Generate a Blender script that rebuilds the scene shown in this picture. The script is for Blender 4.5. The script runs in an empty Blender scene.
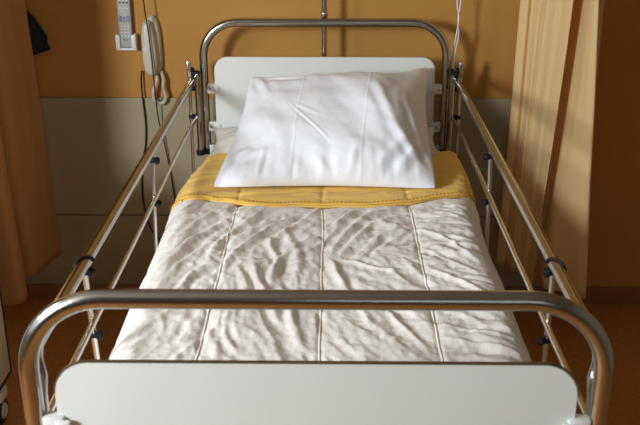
import bpy, bmesh, math, random
from mathutils import Vector, Matrix, noise
random.seed(7)
C = bpy.context.scene.collection
S = bpy.context.scene
PI = math.pi

# ------------------------------------------------------------ camera
cam = bpy.data.objects.new('camera', bpy.data.cameras.new('camera'))
C.objects.link(cam); S.camera = cam
cam.location = (0.0205, -1.2224, 1.6829)
cam.rotation_euler = (PI/2-0.3738, 0, 0.0113)
cam.data.sensor_width = 36; cam.data.lens = 930/640*36
cam.data.clip_start = 0.05
cam.data.dof.use_dof = True
cam.data.dof.focus_distance = 2.75
cam.data.dof.aperture_fstop = 10
# ------------------------------------------------------------ light
w = bpy.data.worlds.new('world'); S.world = w; w.use_nodes = True
w.node_tree.nodes['Background'].inputs[0].default_value = (.75, .85, 1, 1)
w.node_tree.nodes['Background'].inputs[1].default_value = 1.0
def area(name, loc, target, sx, sy, power, col):
    l = bpy.data.lights.new(name, 'AREA'); l.shape = 'RECTANGLE'; l.size = sx; l.size_y = sy
    l.energy = power; l.color = col
    o = bpy.data.objects.new(name, l); C.objects.link(o); o.location = loc
    o.rotation_euler = (Vector(target)-Vector(loc)).to_track_quat('-Z', 'Y').to_euler()
    return o
area('window_daylight', (-2.12, -1.25, 1.85), (0, 1.5, .8), .42, .62, 95, (.90, .96, 1.0))
area('near_window_daylight', (-2.12, .15, 1.80), (0, 1.0, .7), .45, .7, 17, (.88, .95, 1.0))
area('rear_fill_light', (0.7, -3.3, 1.9), (0, 1.0, .7), 1.6, 1.0, 5, (.74, .87, 1.0))  # added fill light behind the camera; the rear wall has no window
S.view_settings.view_transform = 'Standard'; S.view_settings.look = 'None'
S.view_settings.gamma = 1; S.view_settings.use_curve_mapping = False
S.view_settings.exposure = 0.0

# ------------------------------------------------------------ materials
def mat(name, col, rough=.6, metal=0, spec=.5, noise_scale=0, noise_amt=.0, bump=0, bump_scale=50, trans=0, coat=0, sheen=0, stretch=None, col2=None, tcol=None):
    m = bpy.data.materials.new(name); m.use_nodes = True
    nt = m.node_tree; b = nt.nodes['Principled BSDF']
    b.inputs['Base Color'].default_value = (*col, 1)
    b.inputs['Roughness'].default_value = rough; b.inputs['Metallic'].default_value = metal
    b.inputs['Specular IOR Level'].default_value = spec
    b.inputs['Coat Weight'].default_value = coat
    b.inputs['Sheen Weight'].default_value = sheen
    tc = nt.nodes.new('ShaderNodeTexCoord'); src = tc.outputs['Object']
    if stretch:
        mp = nt.nodes.new('ShaderNodeMapping'); mp.inputs['Scale'].default_value = stretch
        nt.links.new(src, mp.inputs[0]); src = mp.outputs[0]
    if noise_scale:
        n = nt.nodes.new('ShaderNodeTexNoise'); n.inputs['Scale'].default_value = noise_scale; n.inputs['Detail'].default_value = 4
        nt.links.new(src, n.inputs['Vector'])
        r = nt.nodes.new('ShaderNodeMapRange'); r.inputs[1].default_value = .3; r.inputs[2].default_value = .7
        nt.links.new(n.outputs[0], r.inputs[0])
        mx = nt.nodes.new('ShaderNodeMix'); mx.data_type = 'RGBA'
        c2 = col2 or tuple(c*(1-noise_amt) for c in col)
        mx.inputs[6].default_value = (*col, 1); mx.inputs[7].default_value = (*c2, 1)
        nt.links.new(r.outputs[0], mx.inputs[0]); nt.links.new(mx.outputs[2], b.inputs['Base Color'])
    if bump:
        n2 = nt.nodes.new('ShaderNodeTexNoise'); n2.inputs['Scale'].default_value = bump_scale; n2.inputs['Detail'].default_value = 3
        nt.links.new(src, n2.inputs['Vector'])
        bp = nt.nodes.new('ShaderNodeBump'); bp.inputs['Strength'].default_value = bump; bp.inputs['Distance'].default_value = .002
        nt.links.new(n2.outputs[0], bp.inputs['Height']); nt.links.new(bp.outputs[0], b.inputs['Normal'])
    if trans:
        t = nt.nodes.new('ShaderNodeBsdfTranslucent'); t.inputs[0].default_value = (*(tcol or [c*.9 for c in col]), 1)
        ms = nt.nodes.new('ShaderNodeMixShader'); ms.inputs[0].default_value = trans
        nt.links.new(b.outputs[0], ms.inputs[1]); nt.links.new(t.outputs[0], ms.inputs[2])
        nt.links.new(ms.outputs[0], nt.nodes['Material Output'].inputs[0])
    return m
M = dict(
    wall=mat('orange_plaster', (.48, .235, .048), .75, noise_scale=2.2, noise_amt=.12, bump=.25, bump_scale=90),
    wall_beige=mat('beige_plaster', (.27, .235, .18), .8),
    wall_brown=mat('brown_panel', (.60, .26, .050), .7, noise_scale=3, noise_amt=.12),
    dado=mat('beige_panel', (.36, .30, .185), .55, noise_scale=3, noise_amt=.06),
    base=mat('brown_baseboard', (.30, .125, .04), .5),
    floor=mat('red_brown_linoleum', (.56, .235, .060), .5, noise_scale=60, noise_amt=.25, bump=.2, bump_scale=150),
    ceil=mat('ceiling_white', (.36, .33, .28), .8),
    chrome=mat('brushed_chrome', (.43, .415, .38), .19, 1, bump=.1, bump_scale=200),
    steel=mat('polished_steel', (.64, .63, .60), .18, 1),
    panel=mat('white_laminate', (.71, .745, .705), .35, spec=.4, noise_scale=5, noise_amt=.02),
    head=mat('white_headboard', (.72, .735, .70), .35, spec=.4),
    edge=mat('dark_edge_band', (.09, .055, .03), .5),
    plastic=mat('white_plastic', (.72, .73, .70), .4),
    black=mat('black_plastic', (.010, .010, .010), .5, spec=.25),
    rubber=mat('grey_rubber', (.03, .03, .033), .6),
    frame=mat('grey_painted_steel', (.45, .46, .45), .4, .2),
    quilt=mat('off_white_cotton', (.89, .855, .80), .9, spec=.15, bump=.5, bump_scale=260, sheen=.1),
    yellow=mat('yellow_cotton', (.90, .585, .145), .85, spec=.2, bump=.4, bump_scale=220, sheen=.1),
    trim=mat('golden_trim', (.86, .54, .12), .8, spec=.2),
    stitch=mat('pale_orange_thread', (.68, .30, .03), .8),
    pillow=mat('white_pillow_cotton', (.86, .87, .90), .9, spec=.15, bump=.3, bump_scale=260, sheen=.1),
    sheet=mat('pale_sheet', (.66, .68, .74), .9, spec=.15, bump=.3, bump_scale=200),
    cream=mat('cream_pillow_cotton', (.70, .67, .62), .9, spec=.15, bump=.3, bump_scale=200),
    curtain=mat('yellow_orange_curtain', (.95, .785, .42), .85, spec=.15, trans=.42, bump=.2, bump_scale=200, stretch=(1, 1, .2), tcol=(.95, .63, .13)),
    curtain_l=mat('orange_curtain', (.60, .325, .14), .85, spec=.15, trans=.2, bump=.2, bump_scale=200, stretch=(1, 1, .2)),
    cab=mat('cream_cabinet', (.66, .62, .50), .45),
    phone=mat('ivory_phone', (.58, .55, .43), .3, coat=.3),
    cord=mat('ivory_cord', (.60, .55, .42), .45),
    remote=mat('silver_grey_remote', (.42, .42, .40), .4),
    btn=mat('dark_buttons', (.10, .11, .14), .5),
    btnb=mat('blue_grey_buttons', (.14, .19, .32), .5),
    btnl=mat('light_buttons', (.66, .66, .64), .5),
    cloth=mat('black_cloth', (.012, .016, .022), .9, bump=.4, bump_scale=60),
)

# ------------------------------------------------------------ helpers
def obj(name, bm, m, parent=None, smooth=True, angle=None):
    me = bpy.data.meshes.new(name); bm.normal_update(); bm.to_mesh(me); bm.free()
    if smooth:
        for p in me.polygons: p.use_smooth = True
    me.materials.append(M[m] if isinstance(m, str) else m)
    o = bpy.data.objects.new(name, me); C.objects.link(o)
    if angle:
        me.set_sharp_from_angle(angle=math.radians(angle))
    if parent: 
        o.parent = parent
        o.matrix_parent_inverse = base_of(parent)
    return o
def world_of(o):
    m = Matrix.Translation(o.location)
    if o.parent: m = world_of(o.parent) @ o.matrix_parent_inverse @ m
    return m
def base_of(o): return world_of(o).inverted()
def tag(o, label=None, cat=None, group=None, kind=None):
    if label: o['label'] = label
    if cat: o['category'] = cat
    if group: o['group'] = group
    if kind: o['kind'] = kind
    return o
def empty(name, loc, label, cat, group=None):
    o = bpy.data.objects.new(name, None); C.objects.link(o); o.location = loc; o.empty_display_size = .1
    return tag(o, label, cat, group)
def add_box(bm, a, b, bev=0, seg=2):
    t = bmesh.new(); bmesh.ops.create_cube(t, size=1)
    a = Vector(a); b = Vector(b)
    for v in t.verts:
        v.co = Vector(((a[i]+b[i])/2 + v.co[i]*(b[i]-a[i]) for i in range(3)))
    if bev: bmesh.ops.bevel(t, geom=t.edges[:], offset=bev, segments=seg, affect='EDGES', profile=.5)
    merge(bm, t)
def merge(bm, t, mtx=None):
    if mtx: bmesh.ops.transform(t, matrix=mtx, verts=t.verts)
    me = bpy.data.meshes.new('tmp'); t.to_mesh(me); t.free(); bm.from_mesh(me); bpy.data.meshes.remove(me)
def add_tube(bm, pts, r, seg=16, caps=True):
    pts = [Vector(p) for p in pts]; n = len(pts)
    rs = r if isinstance(r, (list, tuple)) else [r]*n
    tg = []
    for i in range(n):
        d = (pts[min(i+1, n-1)]-pts[max(i-1, 0)]); tg.append(d.normalized())
    up = Vector((0, 0, 1)) if abs(tg[0].z) < .9 else Vector((0, 1, 0))
    a = tg[0].cross(up).normalized(); rings = []
    for i in range(n):
        a = (a - tg[i]*a.dot(tg[i])).normalized(); b = tg[i].cross(a)
        rings.append([bm.verts.new(pts[i]+(a*math.cos(2*PI*k/seg)+b*math.sin(2*PI*k/seg))*rs[i]) for k in range(seg)])
    for i in range(n-1):
        for k in range(seg):
            bm.faces.new((rings[i][k], rings[i][(k+1) % seg], rings[i+1][(k+1) % seg], rings[i+1][k]))
    if caps:
        bm.faces.new(rings[0][::-1]); bm.faces.new(rings[-1])
def spline(pts, n=10):
    P = [Vector(p) for p in pts]; P = [P[0]*2-P[1]]+P+[P[-1]*2-P[-2]]; out = []
    for i in range(1, len(P)-2):
        for k in range(n):
            t = k/n
            out.append(.5*((2*P[i])+(P[i+1]-P[i-1])*t+(2*P[i-1]-5*P[i]+4*P[i+1]-P[i+2])*t*t+(3*P[i]-P[i-1]-3*P[i+1]+P[i+2])*t**3))
    out.append(P[-2]); return out
def arc(c, a0, a1, r, n, ax='xz'):
    out = []
    for i in range(n+1):
        t = a0+(a1-a0)*i/n; v = [c[0], c[1], c[2]]
        v['xyz'.index(ax[0])] += r*math.cos(t); v['xyz'.index(ax[1])] += r*math.sin(t); out.append(Vector(v))
    return out
def rounded_rect(x0, z0, x1, z1, rt, rb=.01, n=8):
    p = []
    for cx, cz, r, a in ((x1-rt, z1-rt, rt, 0), (x0+rt, z1-rt, rt, PI/2), (x0+rb, z0+rb, rb, PI), (x1-rb, z0+rb, rb, 1.5*PI)):
        for i in range(n+1): p.append((cx+r*math.cos(a+PI/2*i/n), cz+r*math.sin(a+PI/2*i/n)))
    return p
def add_slab(bm, poly, y0, y1, bev=.002):
    t = bmesh.new()
    vs = [t.verts.new((x, y0, z)) for x, z in poly]; f = t.faces.new(vs)
    g = bmesh.ops.extrude_face_region(t, geom=[f])
    bmesh.ops.translate(t, vec=(0, y1-y0, 0), verts=[v for v in g['geom'] if isinstance(v, bmesh.types.BMVert)])
    bmesh.ops.recalc_face_normals(t, faces=t.faces)
    if bev:
        es = [e for e in t.edges if abs(e.verts[0].co.y-e.verts[1].co.y) < 1e-6]
        bmesh.ops.bevel(t, geom=es, offset=bev, segments=2, affect='EDGES')
    merge(bm, t)
def add_cyl(bm, p, axis, r, h, seg=20, bev=.0015):
    t = bmesh.new(); bmesh.ops.create_cone(t, cap_ends=True, segments=seg, radius1=r, radius2=r, depth=h)
    if bev: 
        es = [e for e in t.edges if len(e.link_faces) == 2 and any(len(f.verts) > 4 for f in e.link_faces)]
        bmesh.ops.bevel(t, geom=es, offset=bev, segments=2, affect='EDGES')
    q = Vector((0, 0, 1)).rotation_difference(Vector(axis).normalized())
    merge(bm, t, Matrix.Translation(Vector(p)) @ q.to_matrix().to_4x4())
def sstep(a, b, x):
    t = max(0, min(1, (x-a)/(b-a))); return t*t*(3-2*t)
def nz(x, y, z=0): return noise.noise(Vector((x, y, z)))

# ------------------------------------------------------------ room
FZ = -.045; CZ = 2.45; WY = 2.22; XL = -2.2; XR = 2.4; RY = -3.5
def struct(name, bm, m, label=None):
    o = obj(name, bm, m, smooth=False); o['kind'] = 'structure'
    return o
bm = bmesh.new(); add_box(bm, (XL-.1, RY-.1, FZ-.1), (XR+.1, WY+.1, FZ)); struct('floor', bm, 'floor')
bm = bmesh.new(); add_box(bm, (XL-.1, RY-.1, CZ), (XR+.1, WY+.1, CZ+.1)); struct('ceiling', bm, 'ceil')
bm = bmesh.new(); add_box(bm, (XL-.1, WY, FZ), (XR+.1, WY+.1, CZ)); struct('wall_back', bm, 'wall')
bm = bmesh.new(); add_box(bm, (1.0, WY-.03, FZ), (XR, WY, CZ)); struct('wall_back_right', bm, 'wall_brown')
bm = bmesh.new(); add_box(bm, (XR, RY, FZ), (XR+.1, WY, CZ)); struct('wall_right', bm, 'wall_beige')
bm = bmesh.new(); add_box(bm, (XL-.1, RY-.1, FZ), (XR+.1, RY, CZ)); struct('wall_rear', bm, 'wall_beige')
wy0, wy1, wz0, wz1 = -1.95, .65, .95, 2.35
bm = bmesh.new()
add_box(bm, (XL-.1, RY, FZ), (XL, wy0, CZ)); add_box(bm, (XL-.1, wy1, FZ), (XL, WY, CZ))
add_box(bm, (XL-.1, wy0, FZ), (XL, wy1, wz0)); add_box(bm, (XL-.1, wy0, wz1), (XL, wy1, CZ))
struct('wall_left', bm, 'wall_beige')
bm = bmesh.new()
for a, b in (((wy0, wz0), (wy1, wz0+.05)), ((wy0, wz1-.05), (wy1, wz1)), ((wy0, wz0), (wy0+.05, wz1)), ((wy1-.05, wz0), (wy1, wz1)), ((-.675, wz0), (-.625, wz1))):
    add_box(bm, (XL-.07, a[0], a[1]), (XL-.02, b[0], b[1]), .003)
struct('window_1', bm, 'panel')
# dado panels on the back wall: upper board, seam, lower board
bm = bmesh.new(); add_box(bm, (XL, WY-.012, .325), (1.0, WY, .80), .002); add_box(bm, (XL, WY-.010, .015), (1.0, WY, .319), .002)
struct('trim_1', bm, 'dado')
bm = bmesh.new(); add_box(bm, (XL, WY-.02, FZ), (1.0, WY, .015), .003)
struct('baseboard_back', bm, 'base')
bm = bmesh.new(); add_box(bm, (1.0, WY-.045, FZ), (XR, WY-.03, .028), .003)
struct('baseboard_back_right', bm, 'base')

# ------------------------------------------------------------ bed frame
L = 2.08; HX = .435
bed = empty('hospital_bed', (0, 1.04, FZ), 'tubular chrome hospital bed with white head and foot panels and side rails', 'bed')
def arch(name, y, zt, zb, r=.015, R=.122):
    bm = bmesh.new()
    pts = [(-HX, y, zb), (-HX, y, (zb+zt)/2)] + arc((-HX+R, y, zt-R), PI, PI/2, R, 14) + arc((HX-R, y, zt-R), PI/2, 0, R, 14) + [(HX, y, (zb+zt)/2), (HX, y, zb)]
    add_tube(bm, pts, r, 24)
    return obj(name, bm, 'chrome', bed, angle=60)
fa = arch('foot_arch', 0, 1.066, .40)
ha = arch('head_arch', L, 1.108, .632)
tag(ha, 'chrome arch above the headboard')
# foot panel
bm = bmesh.new(); add_slab(bm, rounded_rect(-.399, .50, .399, .960, .055), -.004, .004, .0012)
fp = obj('foot_panel', bm, 'panel', bed, angle=35); tag(fp, 'white laminate foot panel')
bm = bmesh.new()
pr_ = rounded_rect(-.399, .50, .399, .960, .055, n=12)
top = [p for p in pr_ if p[1] > .90]
outer = [(x*1.0+math.copysign(.0015, x) if z < .95 else x, z+.0012) for x, z in top]
t = bmesh.new()
for i in range(len(top)-1):
    (x0, z0), (x1, z1), (X0, Z0), (X1, Z1) = top[i], top[i+1], outer[i], outer[i+1]
    c = [t.verts.new(p) for p in ((x0, -.0040, z0), (x1, -.0040, z1), (X1, -.0040, Z1), (X0, -.0040, Z0), (x0, .0042, z0), (x1, .0042, z1), (X1, .0042, Z1), (X0, .0042, Z0))]
    for f in ((0, 1, 2, 3), (7, 6, 5, 4), (3, 2, 6, 7), (1, 0, 4, 5)): t.faces.new([c[k] for k in f])
bmesh.ops.remove_doubles(t, verts=t.verts, dist=1e-5); bmesh.ops.recalc_face_normals(t, faces=t.faces); merge(bm, t)
obj('edge_band', bm, 'edge', fp, smooth=False)
# head panel
bm = bmesh.new(); add_slab(bm, rounded_rect(-.394, .55, .394, .990, .048), L-.032, L-.012, .003)
for s in (-1, 1):
    b2 = bmesh.new(); add_cyl(b2, (s*HX, L, .634), (0, 0, 1), .0175, .022); obj('end_cap', b2, 'black', ha, angle=50)
hp = obj('head_panel', bm, 'head', bed, angle=35)
def bracket(x, y, z, par, fy):
    bm = bmesh.new(); s = 1 if x > 0 else -1
    add_box(bm, (min(s*.388, s*.422), y-.012, z-.017), (max(s*.388, s*.422), y+.010, z+.017), .003)
    add_box(bm, (min(s*.378, s*.400), y-.016, z-.012), (max(s*.378, s*.400), y-.008, z+.012), .002)
    o = obj('panel_bracket', bm, 'plastic', bed, angle=35)
    bm = bmesh.new(); add_cyl(bm, (s*.412, y-.013, z), (0, 1, 0), .0045, .005, 12, .0008)
    obj('screw', bm, 'steel', o)
for s in (-1, 1):
    bracket(s*.4, 0, .850, bed, 0); bracket(s*.4, L-.02, .875, bed, 0); bracket(s*.4, L-.02, .735, bed, 0)
# lifting pole behind the head arch
bm = bmesh.new(); add_tube(bm, [(-.002, L+.028, .42), (-.002, L+.028, 2.1)] , .0095, 16)
lp = obj('lifting_pole', bm, 'chrome', bed, angle=60)
bm = bmesh.new(); add_cyl(bm, (-.002, L+.028, 1.135), (0, 0, 1), .0125, .022); add_cyl(bm, (-.006, L+.012, 1.128), (0, 1, 0), .005, .012)
obj('collar', bm, 'steel', lp)
# mattress platform, side members, legs
bm = bmesh.new()
for s in (-1, 1): add_box(bm, (s*.435-.015, .0, .43), (s*.435+.015, L, .49), .004)
for y in (.05, .7, 1.4, 2.03): add_box(bm, (-.42, y-.02, .43), (.42, y+.02, .485), .004)
add_box(bm, (-.42, .03, .485), (.42, 2.04, .50), .003)
for s in (-1, 1): add_box(bm, (s*.413-.012, L-.016, .44), (s*.413+.012, L+.012, .66), .003)
obj('bed_base', bm, 'frame', bed, angle=35)
for s in (-1, 1):
    for y in (.22, 1.86):
        bm = bmesh.new(); add_box(bm, (s*.36-.02, y-.02, FZ+.12), (s*.36+.02, y+.02, .44), .004)
        lg = obj('leg', bm, 'frame', bed, angle=35)
        bm = bmesh.new(); add_cyl(bm, (s*.36, y, FZ+.06), (1, 0, 0), .06, .03, 28, .006)
        cs = obj('caster_wheel', bm, 'rubber', lg, angle=40)
        bm = bmesh.new()
        for q in (-1, 1): add_box(bm, (s*.36+q*.018-.002, y-.015, FZ+.05), (s*.36+q*.018+.002, y+.015, FZ+.125), .001)
        obj('caster_fork', bm, 'steel', lg, angle=40)

def side_rail(s):
    X = s*.470
    path = [(s*.451, .075, .52), (s*.451, .075, .84)] + spline([(s*.451, .075, .855), (s*.450, .082, .885), (s*.460, .10, .904), (X, .14, .909)], 5) + \
           [(X, .5, .909), (X, 1.2, .909), (X, 1.95, .912), (s*.468, 2.066, .914)]
    bm = bmesh.new(); add_tube(bm, path, [(.0125)]*len(path), 20)
    rail = obj('side_rail', bm, 'chrome', bed, angle=60)
    bm = bmesh.new(); add_tube(bm, [(s*.453, .085, .760), (X, .14, .762), (X, 1.0, .765), (X, 1.9, .770), (s*.462, 2.035, .772)], .0068, 14)
    obj('lower_bar', bm, 'steel', rail, angle=60)
    bm = bmesh.new(); add_tube(bm, [(s*.457, 2.052, .636), (s*.457, 2.052, .93)], .0105, 18); obj('guide_post', bm, 'chrome', rail, angle=60)
    bm = bmesh.new(); add_cyl(bm, (s*.462, 2.052, .932), (1, 0, 0), .0105, .03, 18, .003); obj('clamp_knob', bm, 'black', rail, angle=50)
    sx = s*.476
    if s < 0: sts = [((2.07, .950), (2.05, .56), [.940, .875, .770]), ((1.25, .905), (1.200, .56), [.870, .748]), ((.480, .905), (.525, .56), [.884, .728])]
    else: sts = [((2.07, .950), (2.05, .56), [.940, .875, .770]), ((1.30, .905), (1.25, .56), [.868, .738]), ((.500, .905), (.500, .56), [.880, .722])]
    for i, (a, b, kz) in enumerate(sts):
        x_ = sx if i else s*.487
        bm = bmesh.new(); add_tube(bm, [(x_, a[0], a[1]), (x_, b[0], b[1])], .0058, 12)
        if i == 0: add_box(bm, (x_-.007, a[0]-.009, .915), (x_+.007, a[0]+.009, .972), .002)
        obj('strut', bm, 'steel', rail, angle=50)
        for k, z in enumerate(kz):
            t = (a[1]-z)/(a[1]-b[1]); y = a[0]+(b[0]-a[0])*t
            bm = bmesh.new()
            kx = x_-s*(.014 if i else .012)
            add_cyl(bm, (kx, y-.004, z), (1, -.25*s, 0), .0105, .015, 18, .003)
            add_cyl(bm, (x_, y, z), (1, 0, 0), .0085, .016, 16, .002)
            obj('clamp_knob', bm, 'black', rail, angle=50)
        if i == 2:
            bm = bmesh.new(); y = .483
            ring = [(X+.0142*math.cos(q), y-.040*(1+s*math.cos(q))/2, .909+.0142*math.sin(q)) for q in [PI*1.1*j/14-.05*PI for j in range(15)]]
            t_ = bmesh.new(); add_tube(t_, ring, .0028, 8); merge(bm, t_)
            add_box(bm, (x_-.004, y-.006, .876), (x_+.004, y+.006, .902), .002)
            obj('clamp_band', bm, 'black', rail, angle=50)
    bm = bmesh.new(); add_cyl(bm, (s*.457, 2.052, .636), (0, 0, 1), .015, .02)
    obj('end_cap', bm, 'black', rail, angle=50)
    return rail
for s in (-1, 1): side_rail(s)

# ------------------------------------------------------------ mattress, under pillow
def pad(name, x0, x1, y0, y1, z0, z1, r, m, amp=.002):
    bm = bmesh.new(); t = bmesh.new(); bmesh.ops.create_cube(t, size=1)
    for v in t.verts: v.co = Vector(((x0+x1)/2+v.co.x*(x1-x0), (y0+y1)/2+v.co.y*(y1-y0), (z0+z1)/2+v.co.z*(z1-z0)))
    bmesh.ops.bevel(t, geom=t.edges[:], offset=r, segments=5, affect='EDGES', profile=.5)
    merge(bm, t)
    return obj(name, bm, m, angle=50)
mt = pad('mattress', -.418, .418, .035, 2.035, .505, .662, .03, 'sheet')
tag(mt, 'mattress in pale sheet, its end showing beside the pillow below the headboard', 'mattress')

# ---- quilt
def half_w(x_side, y):
    if x_side < 0: return .464 + .008*sstep(1.2, 1.42, y) - .035*sstep(1.55, 1.84, y) + .004*nz(y*5, 1.3)
    return .464 + .011*sstep(1.25, 1.45, y) - .000*sstep(1.6, 1.84, y) + .004*nz(y*5, 7.1)
def hem_y(x):
    return 1.338 + .09*sstep(.40, .56, abs(x)) + .070*sstep(-.1, -.46, x)*1.0 +   .105*sstep(.08, .48, x)**1.3 + .003*nz(x*9, 2)
SE = (-.255, 0, .255)
def seam_x(k, y): return SE[k] + .004*nz(y*4, k*7.3)
def wrinkle_dir(x, y, ang, sa, sc, seed, warp=.35):
    c, s = math.cos(ang), math.sin(ang)
    wx = x + .035*warp*2*nz(x*5, y*4, seed+20); wy = y + .05*warp*2*nz(x*5+3, y*4, seed+30)
    a = (wx*c+wy*s)*sa; b = (-wx*s+wy*c)*sc
    n = nz(a, b, seed); return n
def ridge(n, p=1.0): return (1-min(1, abs(n)*2.6))**p
# orientation regimes: (centre x, centre y, spread, angle of fold run in the world, strength)
REG = [(-.36, 1.15, .22, math.atan2(.235, .13), 1.0, 11), (-.10, 1.12, .20, math.atan2(.20, .16), 1.1, 17),
       (.12, 1.15, .17, math.atan2(.18, .17), 1.1, 23), (.38, 1.1, .16, math.atan2(-.06, .2), .9, 29),
       (-.10, .72, .24, math.atan2(.24, -.02), 1.0, 31), (-.38, .65, .20, math.atan2(.2, .10), .9, 37),
       (.14, .70, .22, math.atan2(.16, -.10), .7, 41), (.38, .65, .18, math.atan2(-.05, .2), 1.0, 43), (0, .3, .3, math.atan2(.2, -.05), .8, 47)]
def quilt_h(x, y):
    tot = 0; wt = 0
    for cx, cy, sp, ang, st, sd in REG:
        d2 = ((x-cx)**2+((y-cy)*.75)**2)/(sp*sp); wgt = math.exp(-d2*1.6)
        if wgt < .003: wt += wgt; continue
        n1 = wrinkle_dir(x, y, ang, 4.0, 17, sd); n2 = wrinkle_dir(x, y, ang+.25, 8, 36, sd+5, .6)
        h = .0125*(n1*1.0+.75*ridge(n1, 1.5)) + .0062*(n2+.6*ridge(n2))
        tot += wgt*h*st; wt += wgt
    h = tot/(wt+1e-6)
    h += .0034*nz(x*26+y*9, y*15-x*5, 3) + .0022*nz(x*60, y*45, 5) + .0010*nz(x*120, y*90, 9)
    return h
FOLDS = [[(-0.014, 1.332), (-0.106, 1.221), (-0.216, 1.023), (-0.276, 0.828)],
[(-0.068, 1.34), (-0.175, 1.267), (-0.263, 1.089), (-0.296, 0.946)],
[(-0.018, 1.222), (-0.102, 1.126), (-0.165, 0.972)],
[(-0.016, 1.092), (-0.084, 1.024), (-0.122, 0.87)],
[(0.228, 1.343), (0.142, 1.27), (0.062, 1.128), (0.011, 0.949)],
[(0.234, 1.271), (0.147, 1.194), (0.075, 1.059), (0.042, 0.949)],
[(0.184, 1.343), (0.094, 1.285), (0.021, 1.149)],
[(0.228, 1.151), (0.157, 1.094), (0.078, 0.95)],
[(-0.279, 1.329), (-0.347, 1.218), (-0.395, 1.021)],
[(-0.276, 1.219), (-0.344, 1.089), (-0.395, 0.908)],
[(-0.272, 1.055), (-0.341, 0.97), (-0.391, 0.81)],
[(-0.271, 0.927), (-0.322, 0.839), (-0.357, 0.679)],
[(-0.146, 1.091), (-0.117, 0.948), (-0.122, 0.785)],
[(-0.103, 1.147), (-0.06, 0.948), (-0.074, 0.775)],
[(-0.178, 0.947), (-0.141, 0.785), (-0.076, 0.565)],
[(0.022, 0.949), (0.058, 0.788), (0.114, 0.589)],
[(-0.05, 0.786), (-0.068, 0.634), (-0.045, 0.492)],
[(0.264, 1.152), (0.332, 1.096), (0.406, 0.953)],
[(0.264, 1.028), (0.329, 0.953), (0.414, 0.847)],
[(0.275, 1.272), (0.367, 1.273), (0.445, 1.183)],
[(0.268, 0.903), (0.327, 0.835), (0.409, 0.738)],
[(0.274, 0.686), (0.338, 0.648), (0.406, 0.526)],
[(0.06, 0.95), (0.135, 0.902), (0.222, 0.891)],
[(-0.208, 0.681), (-0.207, 0.563), (-0.166, 0.478)],
[(-0.391, 0.679), (-0.341, 0.584), (-0.358, 0.496)],
[(0.139, 0.735), (0.178, 0.613), (0.233, 0.503)],
]
FOLDS = [[Vector((p[0], p[1], 0)) for p in f] for f in FOLDS]
FOLDS = [(spline(f, 5), min(p.x for p in f)-.05, max(p.x for p in f)+.05, min(p.y for p in f)-.05, max(p.y for p in f)+.05) for f in FOLDS]
def long_folds(x, y):
    h = 0; q = Vector((x+.008*nz(x*14, y*10, 91), y+.01*nz(x*9, y*9, 92), 0))
    for k, (P, x0, x1, y0, y1) in enumerate(FOLDS):
        if not (x0 < x < x1 and y0 < y < y1): continue
        best = 9; n = len(P)-1; bt = 0; bs = 1
        for i in range(n):
            a, b = P[i], P[i+1]; d = b-a; t = max(0, min(1, (q-a).dot(d)/d.length_squared)); e = q-(a+d*t); l = e.length
            if l < best: best = l; bt = (i+t)/n; bs = 1 if d.x*e.y-d.y*e.x > 0 else -1
        kk = .55 if k >= 17 else 1
        amp = kk*(.0075+.002*math.sin(k*2.3))*math.sin(PI*min(1, .08+bt*.92))**.7
        sg = (.011 if bs > 0 else .008)*(.75 if k >= 17 else 1)
        h += amp*(math.exp(-(best/sg)**2) - .45*math.exp(-((best-.020)/.011)**2))
    return h
def seam_groove(x, y, depth=.0035, sg=.0055):
    g = 0; 
    for k in range(3):
        d = x-seam_x(k, y); g -= depth*math.exp(-(d/sg)**2) + .0015*math.exp(-(d/.02)**2)
    return g
def puff(x, y):
    d = min(abs(x-seam_x(k, y)) for k in range(3)); return .0015*sstep(0, .06, d)
def cross(a, y, T, dz_side, R=.085):
    """a = signed arc length across the bed, returns point, normal"""
    s = -1 if a < 0 else 1; W = half_w(s, y)
    if s > 0: R = R-.040*sstep(1.3, 1.6, y)
    q = abs(a); fl = W-R
    if q <= fl: return Vector((a, y, T)), Vector((0, 0, 1))
    qa = q-fl; arcl = R*PI/2
    if qa <= arcl:
        t = qa/R; return Vector((s*(fl+R*math.sin(t)), y, T-R*(1-math.cos(t)))), Vector((s*math.sin(t), 0, math.cos(t)))
    return Vector((s*W, y, T-R-(qa-arcl))), Vector((s, 0, 0))
def build_cloth(name, ys, na, amax, T, hf, m, parent=None, thick=.02, yshift=None, endfold=None, matfn=None):
    bm = bmesh.new(); grid = []
    for j, y in enumerate(ys):
        row = []
        for i in range(na+1):
            a = -amax+2*amax*i/na
            yy = y if yshift is None else yshift(a, y)
            p, n = cross(a, yy, T(a, yy), 0)
            h = hf(p.x if abs(n.x) < .99 else a, yy, a)
            side = abs(n.x)
            h = h*(1-.55*side)
            if side > .5 : h = min(h, .004)
            p = p+n*h
            if endfold: p = endfold(p, n, j/(len(ys)-1), a)
            row.append(bm.verts.new(p))
        grid.append(row)
    for j in range(len(ys)-1):
        for i in range(na): bm.faces.new((grid[j][i], grid[j][i+1], grid[j+1][i+1], grid[j+1][i]))
    o = obj(name, bm, m, parent)
    md = o.modifiers.new('thick', 'SOLIDIFY'); md.thickness = thick; md.offset = -1
    return o
ztop = lambda a, y: .690 + .006*math.exp(-((y-.9)/.5)**2) - .003*sstep(.3, .0, y)
def f_quilt(x, y, a): return (quilt_h(x, y)*.85 + long_folds(x, y))*(1-.6*sstep(hem_y(a)-.09, hem_y(a)-.005, y)) + seam_groove(x, y) + puff(x, y)
Y0 = .10
ys = [Y0 + (1.60-Y0)*j/430 for j in range(431)]
def foot_end(p, n, t, a):
    if p.y < .16: p = Vector((p.x, p.y, p.z - .10*((.16-p.y)/.06)**2*.25))
    return p
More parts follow.
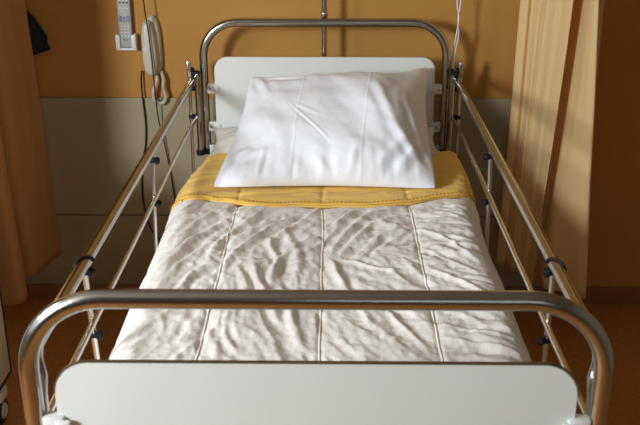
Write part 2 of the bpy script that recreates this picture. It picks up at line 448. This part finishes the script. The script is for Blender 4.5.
def head_end(p, n, t, a):
    p = foot_end(p, n, t, a)
    k = sstep(hem_y(a)-.01, hem_y(a)+.02, p.y)
    return p - n*.012*k
quilt = build_cloth('quilt', ys, 320, .62, ztop, f_quilt, 'quilt', endfold=head_end, thick=.010)
tag(quilt, 'rumpled off-white stitched quilt with its yellow lining folded back below the pillow', 'quilt')
for k in range(3):
    bm = bmesh.new(); pts = []
    for j in range(150):
        y = .11+(hem_y(SE[k])-.12)*j/149; x = seam_x(k, y); p, n = cross(x, y, ztop(x, y), 0)
        pts.append(p+n*(f_quilt(x, y, x)+.0012+.0005*nz(y*60, k)))
    add_tube(bm, pts, .0024, 8)
    obj('seam', bm, 'quilt', quilt)
def f_yel(x, y, a):
    n1 = wrinkle_dir(x, y, .25, 3.5, 15, 61); n2 = wrinkle_dir(x, y, .1, 7, 34, 66)
    h = .009*(n1+.5*ridge(n1)) + .0042*(n2+.4*ridge(n2)) + .0010*nz(x*40, y*50, 8)
    return .011 + h*(1-.5*sstep(hem_y(a)+.06, hem_y(a), y)) + seam_groove(x, y, .006, .006)*.6*(1-.7*sstep(hem_y(a)+.03, hem_y(a), y)) + puff(x, y)*.8
def yel_y(a, t):
    h = hem_y(a); return h + (1.885-h)*t
def yel_end(p, n, t, a):
    if t > .9:
        k = (t-.9)/.1; p = p - n*(.030*(1-math.sqrt(max(0, 1-k*k))))
    if t < .03: p = p - n*.006*(1-t/.03)
    return p
yel = build_cloth('lining_fold', [j/170 for j in range(171)], 300, .62, lambda a, y: .692, f_yel, 'yellow', parent=quilt, yshift=yel_y, endfold=yel_end, thick=.012)
tag(yel, 'yellow lining turned back over the quilt')
# hem trim with stitches
def yel_pt(a, y, off=0):
    p, n = cross(a, y, .692, 0); h = f_yel(p.x if abs(n.x) < .99 else a, y, a)*(1-.55*abs(n.x))
    if abs(n.x) > .5: h = min(h, .004)
    return p+n*(h+off), n
bm = bmesh.new(); g = []
for j in range(7):
    row = []
    for i in range(321):
        a = -.60+1.2*i/320; v = -.004+.020*j/6
        y = hem_y(a)+v
        scal = .0022*abs(math.sin(a*PI/.012))
        if j == 0: y -= scal
        p, n = yel_pt(a, y, .0003+.0026*math.sin(PI*min(1, max(0, j/6)))**.6*(.8+.2*math.sin(a*2*PI/.012)))
        row.append(bm.verts.new(p))
    g.append(row)
for j in range(6):
    for i in range(320): bm.faces.new((g[j][i], g[j][i+1], g[j+1][i+1], g[j+1][i]))
tr = obj('hem_trim', bm, 'trim', quilt); tag(tr, 'deep yellow crocheted hem edging')
md = tr.modifiers.new('thick', 'SOLIDIFY'); md.thickness = .003; md.offset = -1
bm = bmesh.new()
for i in range(98):
    a = -.58+1.16*i/97; y = hem_y(a)+.006
    p, n = yel_pt(a, y, .0032)
    t = bmesh.new(); bmesh.ops.create_icosphere(t, subdivisions=1, radius=1)
    merge(bm, t, Matrix.Translation(p) @ Matrix.Diagonal((.0036, .0040, .0012, 1)))
obj('stitching', bm, 'stitch', tr)

# ------------------------------------------------------------ pillows
def pillow(name, BL, BR, TL, TR, th, m, wr, shape, nrm, nu=150, nv=110, flat=.35, edge=None):
    BL, BR, TL, TR = map(Vector, (BL, BR, TL, TR)); bm = bmesh.new(); N = Vector(nrm).normalized()
    sheets = []
    for side in (1, -1):
        g = []
        for j in range(nv+1):
            row = []
            for i in range(nu+1):
                u = -1+2*i/nu; v = -1+2*j/nv
                # cosine spacing crowds the rim
                uu = math.sin(u*PI/2)*.6+u*.4; vv = math.sin(v*PI/2)*.6+v*.4
                U = (uu+1)/2; V = (vv+1)/2
                p = (BL*(1-U)+BR*U)*(1-V)+(TL*(1-U)+TR*U)*V
                pin = .022
                p += (BR-BL).normalized()*(-pin*uu*abs(uu)*(1-vv*vv)) + ((TL-BL).normalized())*(-pin*.7*vv*abs(vv)*(1-uu*uu))
                if edge: p += edge(uu, vv)
                cr_ = (abs(uu)**9)*(abs(vv)**9); p += ((BL+BR+TL+TR)/4-p)*.032*cr_
                f = ((1-abs(uu)**2.6)**.62)*((1-abs(vv)**2.4)**.62)
                tt = th*(f if side > 0 else flat*f)
                p = p+N*side*tt
                if side > 0: p = p+N*wr(uu, vv)*min(1, f*3)+ shape(uu, vv)
                else: p = p+shape(uu, vv)*(1 if f < .01 else .3+.7*(1-min(1, f*2)))
                row.append(bm.verts.new(p))
            g.append(row)
        for j in range(nv):
            for i in range(nu):
                q = (g[j][i], g[j][i+1], g[j+1][i+1], g[j+1][i])
                bm.faces.new(q if side > 0 else q[::-1])
    bmesh.ops.remove_doubles(bm, verts=bm.verts, dist=2e-5)
    bmesh.ops.recalc_face_normals(bm, faces=bm.faces)
    return obj(name, bm, m)
def wr_under(u, v): return .006*nz(u*3, v*3, 4)+.003*nz(u*8, v*5, 9)
up = pillow('pillow', (-.40, 1.80, .700), (.405, 1.80, .700), (-.405, 2.02, .735), (.405, 2.02, .745), .055, 'cream', wr_under, lambda u, v: Vector((0, 0, 0)), (0, -.1, 1), 80, 60, flat=.55)
tag(up, 'flat pale pillow lying mostly hidden beneath the large white pillow', 'pillow')

def seg_d(u, v, a, b):
    ax, ay = a; bx, by = b; dx, dy = bx-ax, by-ay; t = max(0, min(1, ((u-ax)*dx+(v-ay)*dy)/(dx*dx+dy*dy)))
    px, py = ax+dx*t, ay+dy*t; s = 1 if (u-ax)*dy-(v-ay)*dx > 0 else -1
    return math.hypot((u-px), (v-py)*.7), t, s
CR = [((-.40, .08), (.02, -.50), .0026, .012), ((-.36, .10), (-.12, -.10), .002, .02),
      ((.42, -.92), (.78, -.30), .006, .05), ((.60, -.95), (.86, -.45), .006, .05), ((.20, -.96), (.30, -.55), .004, .04),
      ((-.93, -.85), (-.62, -.35), .005, .05), ((-.90, .95), (-.72, .45), .007, .045), ((-.96, -.60), (-.55, -.62), .005, .04), ((-.78, .9), (-.35, .80), .006, .035),
      ((-.30, .96), (-.02, .86), .006, .03), ((.42, .5), (.62, -.2), .006, .05), ((.62, -.2), (.88, -.70), .007, .05),
      ((-.60, -.95), (-.58, -.6), .004, .03), ((.05, -.95), (-.1, -.7), .004, .04), ((.75, .2), (.93, -.5), .006, .04)]
def wr_main(u, v):
    h = .016*nz(u*1.6+2, v*1.4, 1) + .011*nz(u*3.0+v*1.5, v*2.4, 12) + .0022*nz(u*7+v*3, v*5, 5) + .0004*nz(u*18, v*12, 6)
    for a, b, amp, sg in CR:
        d, t, s = seg_d(u, v, a, b); e = math.sin(PI*(.1+.8*t))
        h += amp*e*math.exp(-(d/sg)**2) - amp*.7*e*math.exp(-((d-sg*1.6)/sg)**2)*(1 if s > 0 else .3)
    h += .0050*nz(u*9+v*1.2, 3.3+v*.6, 31)*sstep(-.15, -.85, v) + .0035*nz(u*17, v*1.5, 37)*sstep(-.5, -.95, v)
    # ironed creases
    for c in (-.33, .33):
        d = u-(c+.03*v*(-1 if c < 0 else .5)); h += .0013*math.exp(-(d/.007)**2)
    return h
def shp_main(u, v):
    # right third turned away from the window side
    line = .46+.42*max(0, (-v+.55))*.62
    k = max(0, u-line)/(1-.46)
    back = .125*sstep(-.1, 1, k)*sstep(-.75, .1, v)
    fw = .045*math.exp(-((u-line+.05)/.30)**2)*sstep(-.9, .1, v)*(1-max(0, v)**6)
    return Vector((0, back*.9-fw*.75, back*.1+fw*.4))
def edge_main(u, v):
    e = Vector((0, 0, 0))
    if v > 0: e += Vector((0, .0, .010*math.sin(u*5+1)*v*v))
    e += Vector((0, 0, -.012*(1-v)*.5*(u*u-.5)*.0))
    return e
mp = pillow('pillow', (-.345, 1.438, .716), (.350, 1.434, .716), (-.258, 1.930, .945), (.372, 1.91, .958), .10, 'pillow', wr_main, shp_main, (-.05, -.50, .86), 260, 200, flat=.25, edge=edge_main)
tag(mp, 'large bright white pillow propped against the headboard over the yellow fold', 'pillow')

# ------------------------------------------------------------ curtains
def curtain(name, hi, lo, z0, z1, m, amp=.010):
    """hi = path at z 1.2 and above, lo = path at the hem"""
    A = spline([(x, y, 0) for x, y in hi], 14); B = spline([(x, y, 0) for x, y in lo], 14)
    bm = bmesh.new(); nzs = 70; g = []
    for j in range(nzs+1):
        row = []
        for p0, p1 in zip(A, B):
            z = z0+(z1-z0)*j/nzs
            f = max(0, min(1, (z-z0)/(1.25-z0))); p = p1.lerp(p0, f)
            k = amp*max(.3, 1-.6*f)
            dx = k*nz(p.x*9, p.y*9, z*1.3)+.003*nz(p.x*25, p.y*25, z*2.5)
            dy = k*nz(p.x*9+5, p.y*9, z*1.3)
            row.append(bm.verts.new((p.x+dx, p.y+dy, z)))
        g.append(row)
    for j in range(nzs):
        for i in range(len(A)-1): bm.faces.new((g[j][i], g[j][i+1], g[j+1][i+1], g[j+1][i]))
    o = obj(name, bm, m)
    md = o.modifiers.new('thick', 'SOLIDIFY'); md.thickness = .003
    return o
# right curtain: soft pleats facing the window, a deep fold, then a last loose fold
hi = [(.705, 2.17), (.694, 2.13), (.715, 2.105), (.735, 2.110), (.752, 2.070), (.768, 2.065), (.782, 2.060), (.796, 2.020), (.812, 2.005), (.825, 1.975), (.836, 1.950),
      (.842, 1.985), (.852, 2.03), (.868, 2.05), (.884, 2.00), (.876, 1.93), (.872, 1.88), (.876, 1.84), (.888, 1.845), (.900, 1.95), (.930, 2.08), (.985, 2.12)]
lo = [(.700, 2.17), (.678, 2.13), (.700, 2.09), (.716, 2.10), (.724, 2.05), (.735, 2.05), (.745, 2.04), (.752, 2.00), (.760, 1.98), (.764, 1.94), (.770, 1.905),
      (.778, 1.95), (.792, 1.98), (.806, 1.96), (.820, 1.90), (.850, 1.885), (.885, 1.86), (.925, 1.82), (.955, 1.825), (.965, 1.93), (.975, 2.06), (.990, 2.12)]
cr = curtain('curtain', hi, lo, .16, CZ, 'curtain')
tag(cr, 'sunlit yellow-orange pleated curtain hanging right of the bed head', 'curtain')
lo = [(-1.048, 2.172), (-1.060, 2.13), (-1.075, 2.05), (-1.10, 1.97), (-1.15, 1.95), (-1.18, 1.92), (-1.12, 1.86), (-1.075, 1.80), (-1.085, 1.74), (-1.16, 1.72), (-1.18, 1.68), (-1.13, 1.64), (-1.10, 1.58), (-1.15, 1.54), (-1.17, 1.50), (-1.11, 1.46), (-1.09, 1.42), (-1.14, 1.395), (-1.26, 1.41), (-1.36, 1.46), (-1.46, 1.41), (-1.58, 1.46), (-1.70, 1.41)]  # unseen last bends are added to block window light leaking behind the curtain
hi = [(x-.045*sstep(1.5, 1.8, y), y) for x, y in lo]
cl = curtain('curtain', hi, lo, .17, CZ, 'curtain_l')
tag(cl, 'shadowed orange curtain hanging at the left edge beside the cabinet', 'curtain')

# ------------------------------------------------------------ wall items
ph = empty('wall_telephone', (-.645, WY, .886), 'ivory telephone handset on the orange wall above the bed rail', 'telephone')
def capsule_body(bm, cx, cz, hw, hh, y0, y1, tilt=0, top=.8, n=20, waist=0):
    t = bmesh.new(); rings = []
    layers = [(0, 1.0), (.35, 1.0), (.7, .93), (.9, .80), (1.0, .55)]
    for d, s in layers:
        y = y0+(y1-y0)*d; ring = []
        for k in range(48):
            a = 2*PI*k/48; ca, sa = math.cos(a), math.sin(a)
            x = math.copysign(abs(ca)**.8, ca)*hw; z = math.copysign(abs(sa)**.62, sa)*hh
            x *= (1-.10*(z/hh)) if top else 1
            f = s if d else 1
            ring.append(t.verts.new((cx+x*f, y, cz+z*(1-(1-f)*.45))))
        rings.append(ring)
    for a, b in zip(rings, rings[1:]):
        for k in range(48): t.faces.new((a[k], a[(k+1) % 48], b[(k+1) % 48], b[k]))
    t.faces.new(rings[0]); t.faces.new(rings[-1][::-1])
    bmesh.ops.recalc_face_normals(t, faces=t.faces)
    if tilt: bmesh.ops.rotate(t, verts=t.verts, cent=(cx, y0, cz), matrix=Matrix.Rotation(tilt, 3, 'Y'))
    merge(bm, t)
bm = bmesh.new(); capsule_body(bm, -.637, 1.0, .031, .112, WY, WY-.030)
obj('phone_base', bm, 'phone', ph, angle=50)
bm = bmesh.new(); capsule_body(bm, -.647, .995, .027, .104, WY-.026, WY-.058, tilt=-.03)
hs = obj('handset', bm, 'phone', ph, angle=50)
bm = bmesh.new(); add_box(bm, (-.666, WY-.0600, .988), (-.650, WY-.056, 1.003), .001)
obj('label_plate', bm, 'btnl', hs, smooth=False)
# coiled cord
core = spline([(-.632, WY-.02, .900), (-.628, WY-.025, .875), (-.636, WY-.03, .85), (-.645, WY-.03, .825), (-.640, WY-.03, .795), (-.612, WY-.03, .785), (-.598, WY-.03, .81), (-.606, WY-.03, .845), (-.603, WY-.028, .875), (-.612, WY-.02, .905)], 22)
bm = bmesh.new(); pts = []
for i, p in enumerate(core[:-1]):
    d = (core[i+1]-p).normalized(); a = d.cross(Vector((0, 1, 0))).normalized(); b = d.cross(a)
    for q in range(2):
        th = (i*2+q)*PI/3.0; pp = p+(core[i+1]-p)*(q/2)
        pts.append(pp+(a*math.cos(th)+b*math.sin(th))*.0058)
add_tube(bm, pts, .0023, 6)
obj('coiled_cord', bm, 'cord', ph)

hd = empty('remote_holder', (-.737, WY, .975), 'white plastic wall holder gripping the remote control left of the telephone', 'holder')
bm = bmesh.new()
add_box(bm, (-.7755, WY-.006, .975), (-.698, WY, 1.032), .002)
add_box(bm, (-.7755, WY-.030, .975), (-.764, WY, 1.032), .003); add_box(bm, (-.7095, WY-.030, .975), (-.698, WY, 1.032), .003)
add_box(bm, (-.7755, WY-.030, .972), (-.698, WY, .982), .003)
for s in (-1, 1): 
    xx = -.7367+s*.029; add_box(bm, (xx-.008, WY-.034, .978), (xx+.008, WY-.028, 1.030), .002)
obj('cradle', bm, 'plastic', hd, angle=35)
rm = empty('remote_control', (-.737, WY-.018, .984), 'silver-grey remote control with many buttons standing in the wall holder', 'remote control')
bm = bmesh.new(); add_box(bm, (-.7605, WY-.027, .984), (-.7130, WY-.007, 1.20), .004, 3)
rb_ = obj('body', bm, 'remote', rm, angle=35)
yb = WY-.0285
def button(x, z, sx, sz, m):
    bm = bmesh.new(); add_box(bm, (x-sx/2, yb-.001, z-sz/2), (x+sx/2, yb+.002, z+sz/2), .0006, 1); obj('button', bm, m, rm, smooth=False)
for rz in range(4):
    for cx_ in range(3): button(-.7365+(cx_-1)*.0125, 1.165+rz*.009-.018, .0085, .0055, 'btn' if rz % 2 == 0 else 'btnl')
for cx_ in range(3): button(-.7365+(cx_-1)*.0130, 1.126, .0090, .0042, 'btnl')
for x, z in ((-.7495, 1.083), (-.7235, 1.083), (-.7495, 1.094), (-.7235, 1.094)): button(x, z, .011, .009, 'btnb')
button(-.7365, 1.092, .008, .006, 'btnb'); button(-.7365, 1.080, .008, .006, 'btnb')
for rz in range(4):
    for cx_ in range(3): button(-.7365+(cx_-1)*.0125, 1.062-rz*.0115, .0075, .005, 'btnl')
for cx_ in range(2): button(-.742+cx_*.011, 1.012, .0042, .005, 'btn')

def cable(name, pts, r, m, label, cat):
    bm = bmesh.new(); add_tube(bm, spline(pts, 10), r, 10); o = obj(name, bm, m); return tag(o, label, cat)
yw = WY-.018
cable('cable', [(-.686, WY-.012, .905), (-.690, yw, .86), (-.688, yw, .79), (-.684, yw, .70), (-.690, yw, .62), (-.706, yw, .55), (-.714, yw, .48), (-.716, yw, .40), (-.706, yw, .31), (-.685, yw, .25), (-.66, yw, .21), (-.655, yw, .10), (-.67, yw, -.0)], .0032, 'black',
      'black cable dropping from under the telephone down the beige wall panel', 'cable')
yv = WY-.066
cable('cable', [(-.655, yv+.02, 1.7), (-.656, yv, 1.35), (-.650, yv, 1.16), (-.640, yv-.002, 1.05), (-.635, yv-.002, .96), (-.632, yv, .87), (-.633, yv+.02, .79), (-.630, yv+.03, .72), (-.618, yv+.04, .64), (-.606, yv+.045, .55), (-.595, yv+.045, .45), (-.585, yv+.045, .30), (-.58, yv+.045, .05), (-.56, yv+.03, -.03)], .0024, 'black',
      'thin black cable hanging in front of the telephone handset', 'cable')
cb = empty('call_button_cord', (.452, L+.03, .93), 'white twin cord hanging down to the right end of the head arch', 'cord')
for k, pts in enumerate(([(.460, 2.12, 1.9), (.463, 2.115, 1.4), (.466, 2.11, 1.19), (.476, 2.11, 1.12), (.468, 2.105, 1.05), (.459, 2.10, .99), (.458, 2.095, .94)],
                         [(.474, 2.12, 1.9), (.476, 2.115, 1.4), (.480, 2.11, 1.19), (.474, 2.113, 1.12), (.478, 2.108, 1.06), (.468, 2.10, 1.0), (.463, 2.095, .94)])):
    bm = bmesh.new(); add_tube(bm, spline(pts, 10), .0024, 8); obj('wire', bm, 'plastic', cb)
bm = bmesh.new(); add_cyl(bm, (.461, 2.093, .930), (0, .1, 1), .006, .020); obj('plug', bm, 'black', cb, angle=40)

# black cloth hanging on the wall behind the left curtain
bm = bmesh.new()
poly = [(-1.115, 1.125), (-1.095, 1.13), (-1.07, 1.105), (-1.045, 1.062), (-1.028, 1.035), (-1.030, 1.010), (-1.020, .985), (-1.04, .978), (-1.06, .972), (-1.09, .962), (-1.125, .965)]
add_slab(bm, poly, WY-.030, WY-.002, .008)
bg = obj('cloth_bag', bm, 'cloth', angle=60); tag(bg, 'black cloth item hung on the orange wall, half hidden by the left curtain', 'bag')

# ------------------------------------------------------------ bedside cabinet
cx0, cx1, cy0, cy1, cz0, cz1 = -1.42, -1.0, .90, 1.36, .12, .80
cab = empty('bedside_cabinet', ((cx0+cx1)/2, (cy0+cy1)/2, FZ), 'cream bedside cabinet on casters with black edging at the left edge', 'cabinet')
bm = bmesh.new(); add_box(bm, (cx0, cy0, cz0), (cx1, cy1, cz1), .006); obj('body', bm, 'cab', cab, angle=35)
bm = bmesh.new(); add_box(bm, (cx0-.015, cy0-.015, cz1), (cx1+.015, cy1+.015, cz1+.025), .006); obj('top', bm, 'cab', cab, angle=35)
bm = bmesh.new()
for y in (cy0, cy1-.006): add_box(bm, (cx1-.004, y, cz0), (cx1+.003, y+.006, cz1), .001)
add_box(bm, (cx1-.004, cy0, cz0-.003), (cx1+.003, cy1, cz0+.005), .001)
obj('edge_trim', bm, 'black', cab, smooth=False)
for x in (cx0+.05, cx1-.035):
    for y in (cy0+.05, cy1-.045):
        bm = bmesh.new(); add_cyl(bm, (x, y, FZ+.045), (1, 0, 0), .045, .026, 28, .006); w_ = obj('caster_wheel', bm, 'rubber', cab, angle=40)
        bm = bmesh.new(); add_cyl(bm, (x, y, FZ+.045), (1, 0, 0), .026, .034, 20, .003)
        add_box(bm, (x-.022, y-.03, FZ+.088), (x+.022, y+.03, FZ+.125), .006); add_cyl(bm, (x, y, FZ+.145), (0, 0, 1), .014, .05)
        obj('caster_housing', bm, 'plastic', w_, angle=40)

for o_ in (hd, rm): o_.location.z += .012; o_.location.x += .003
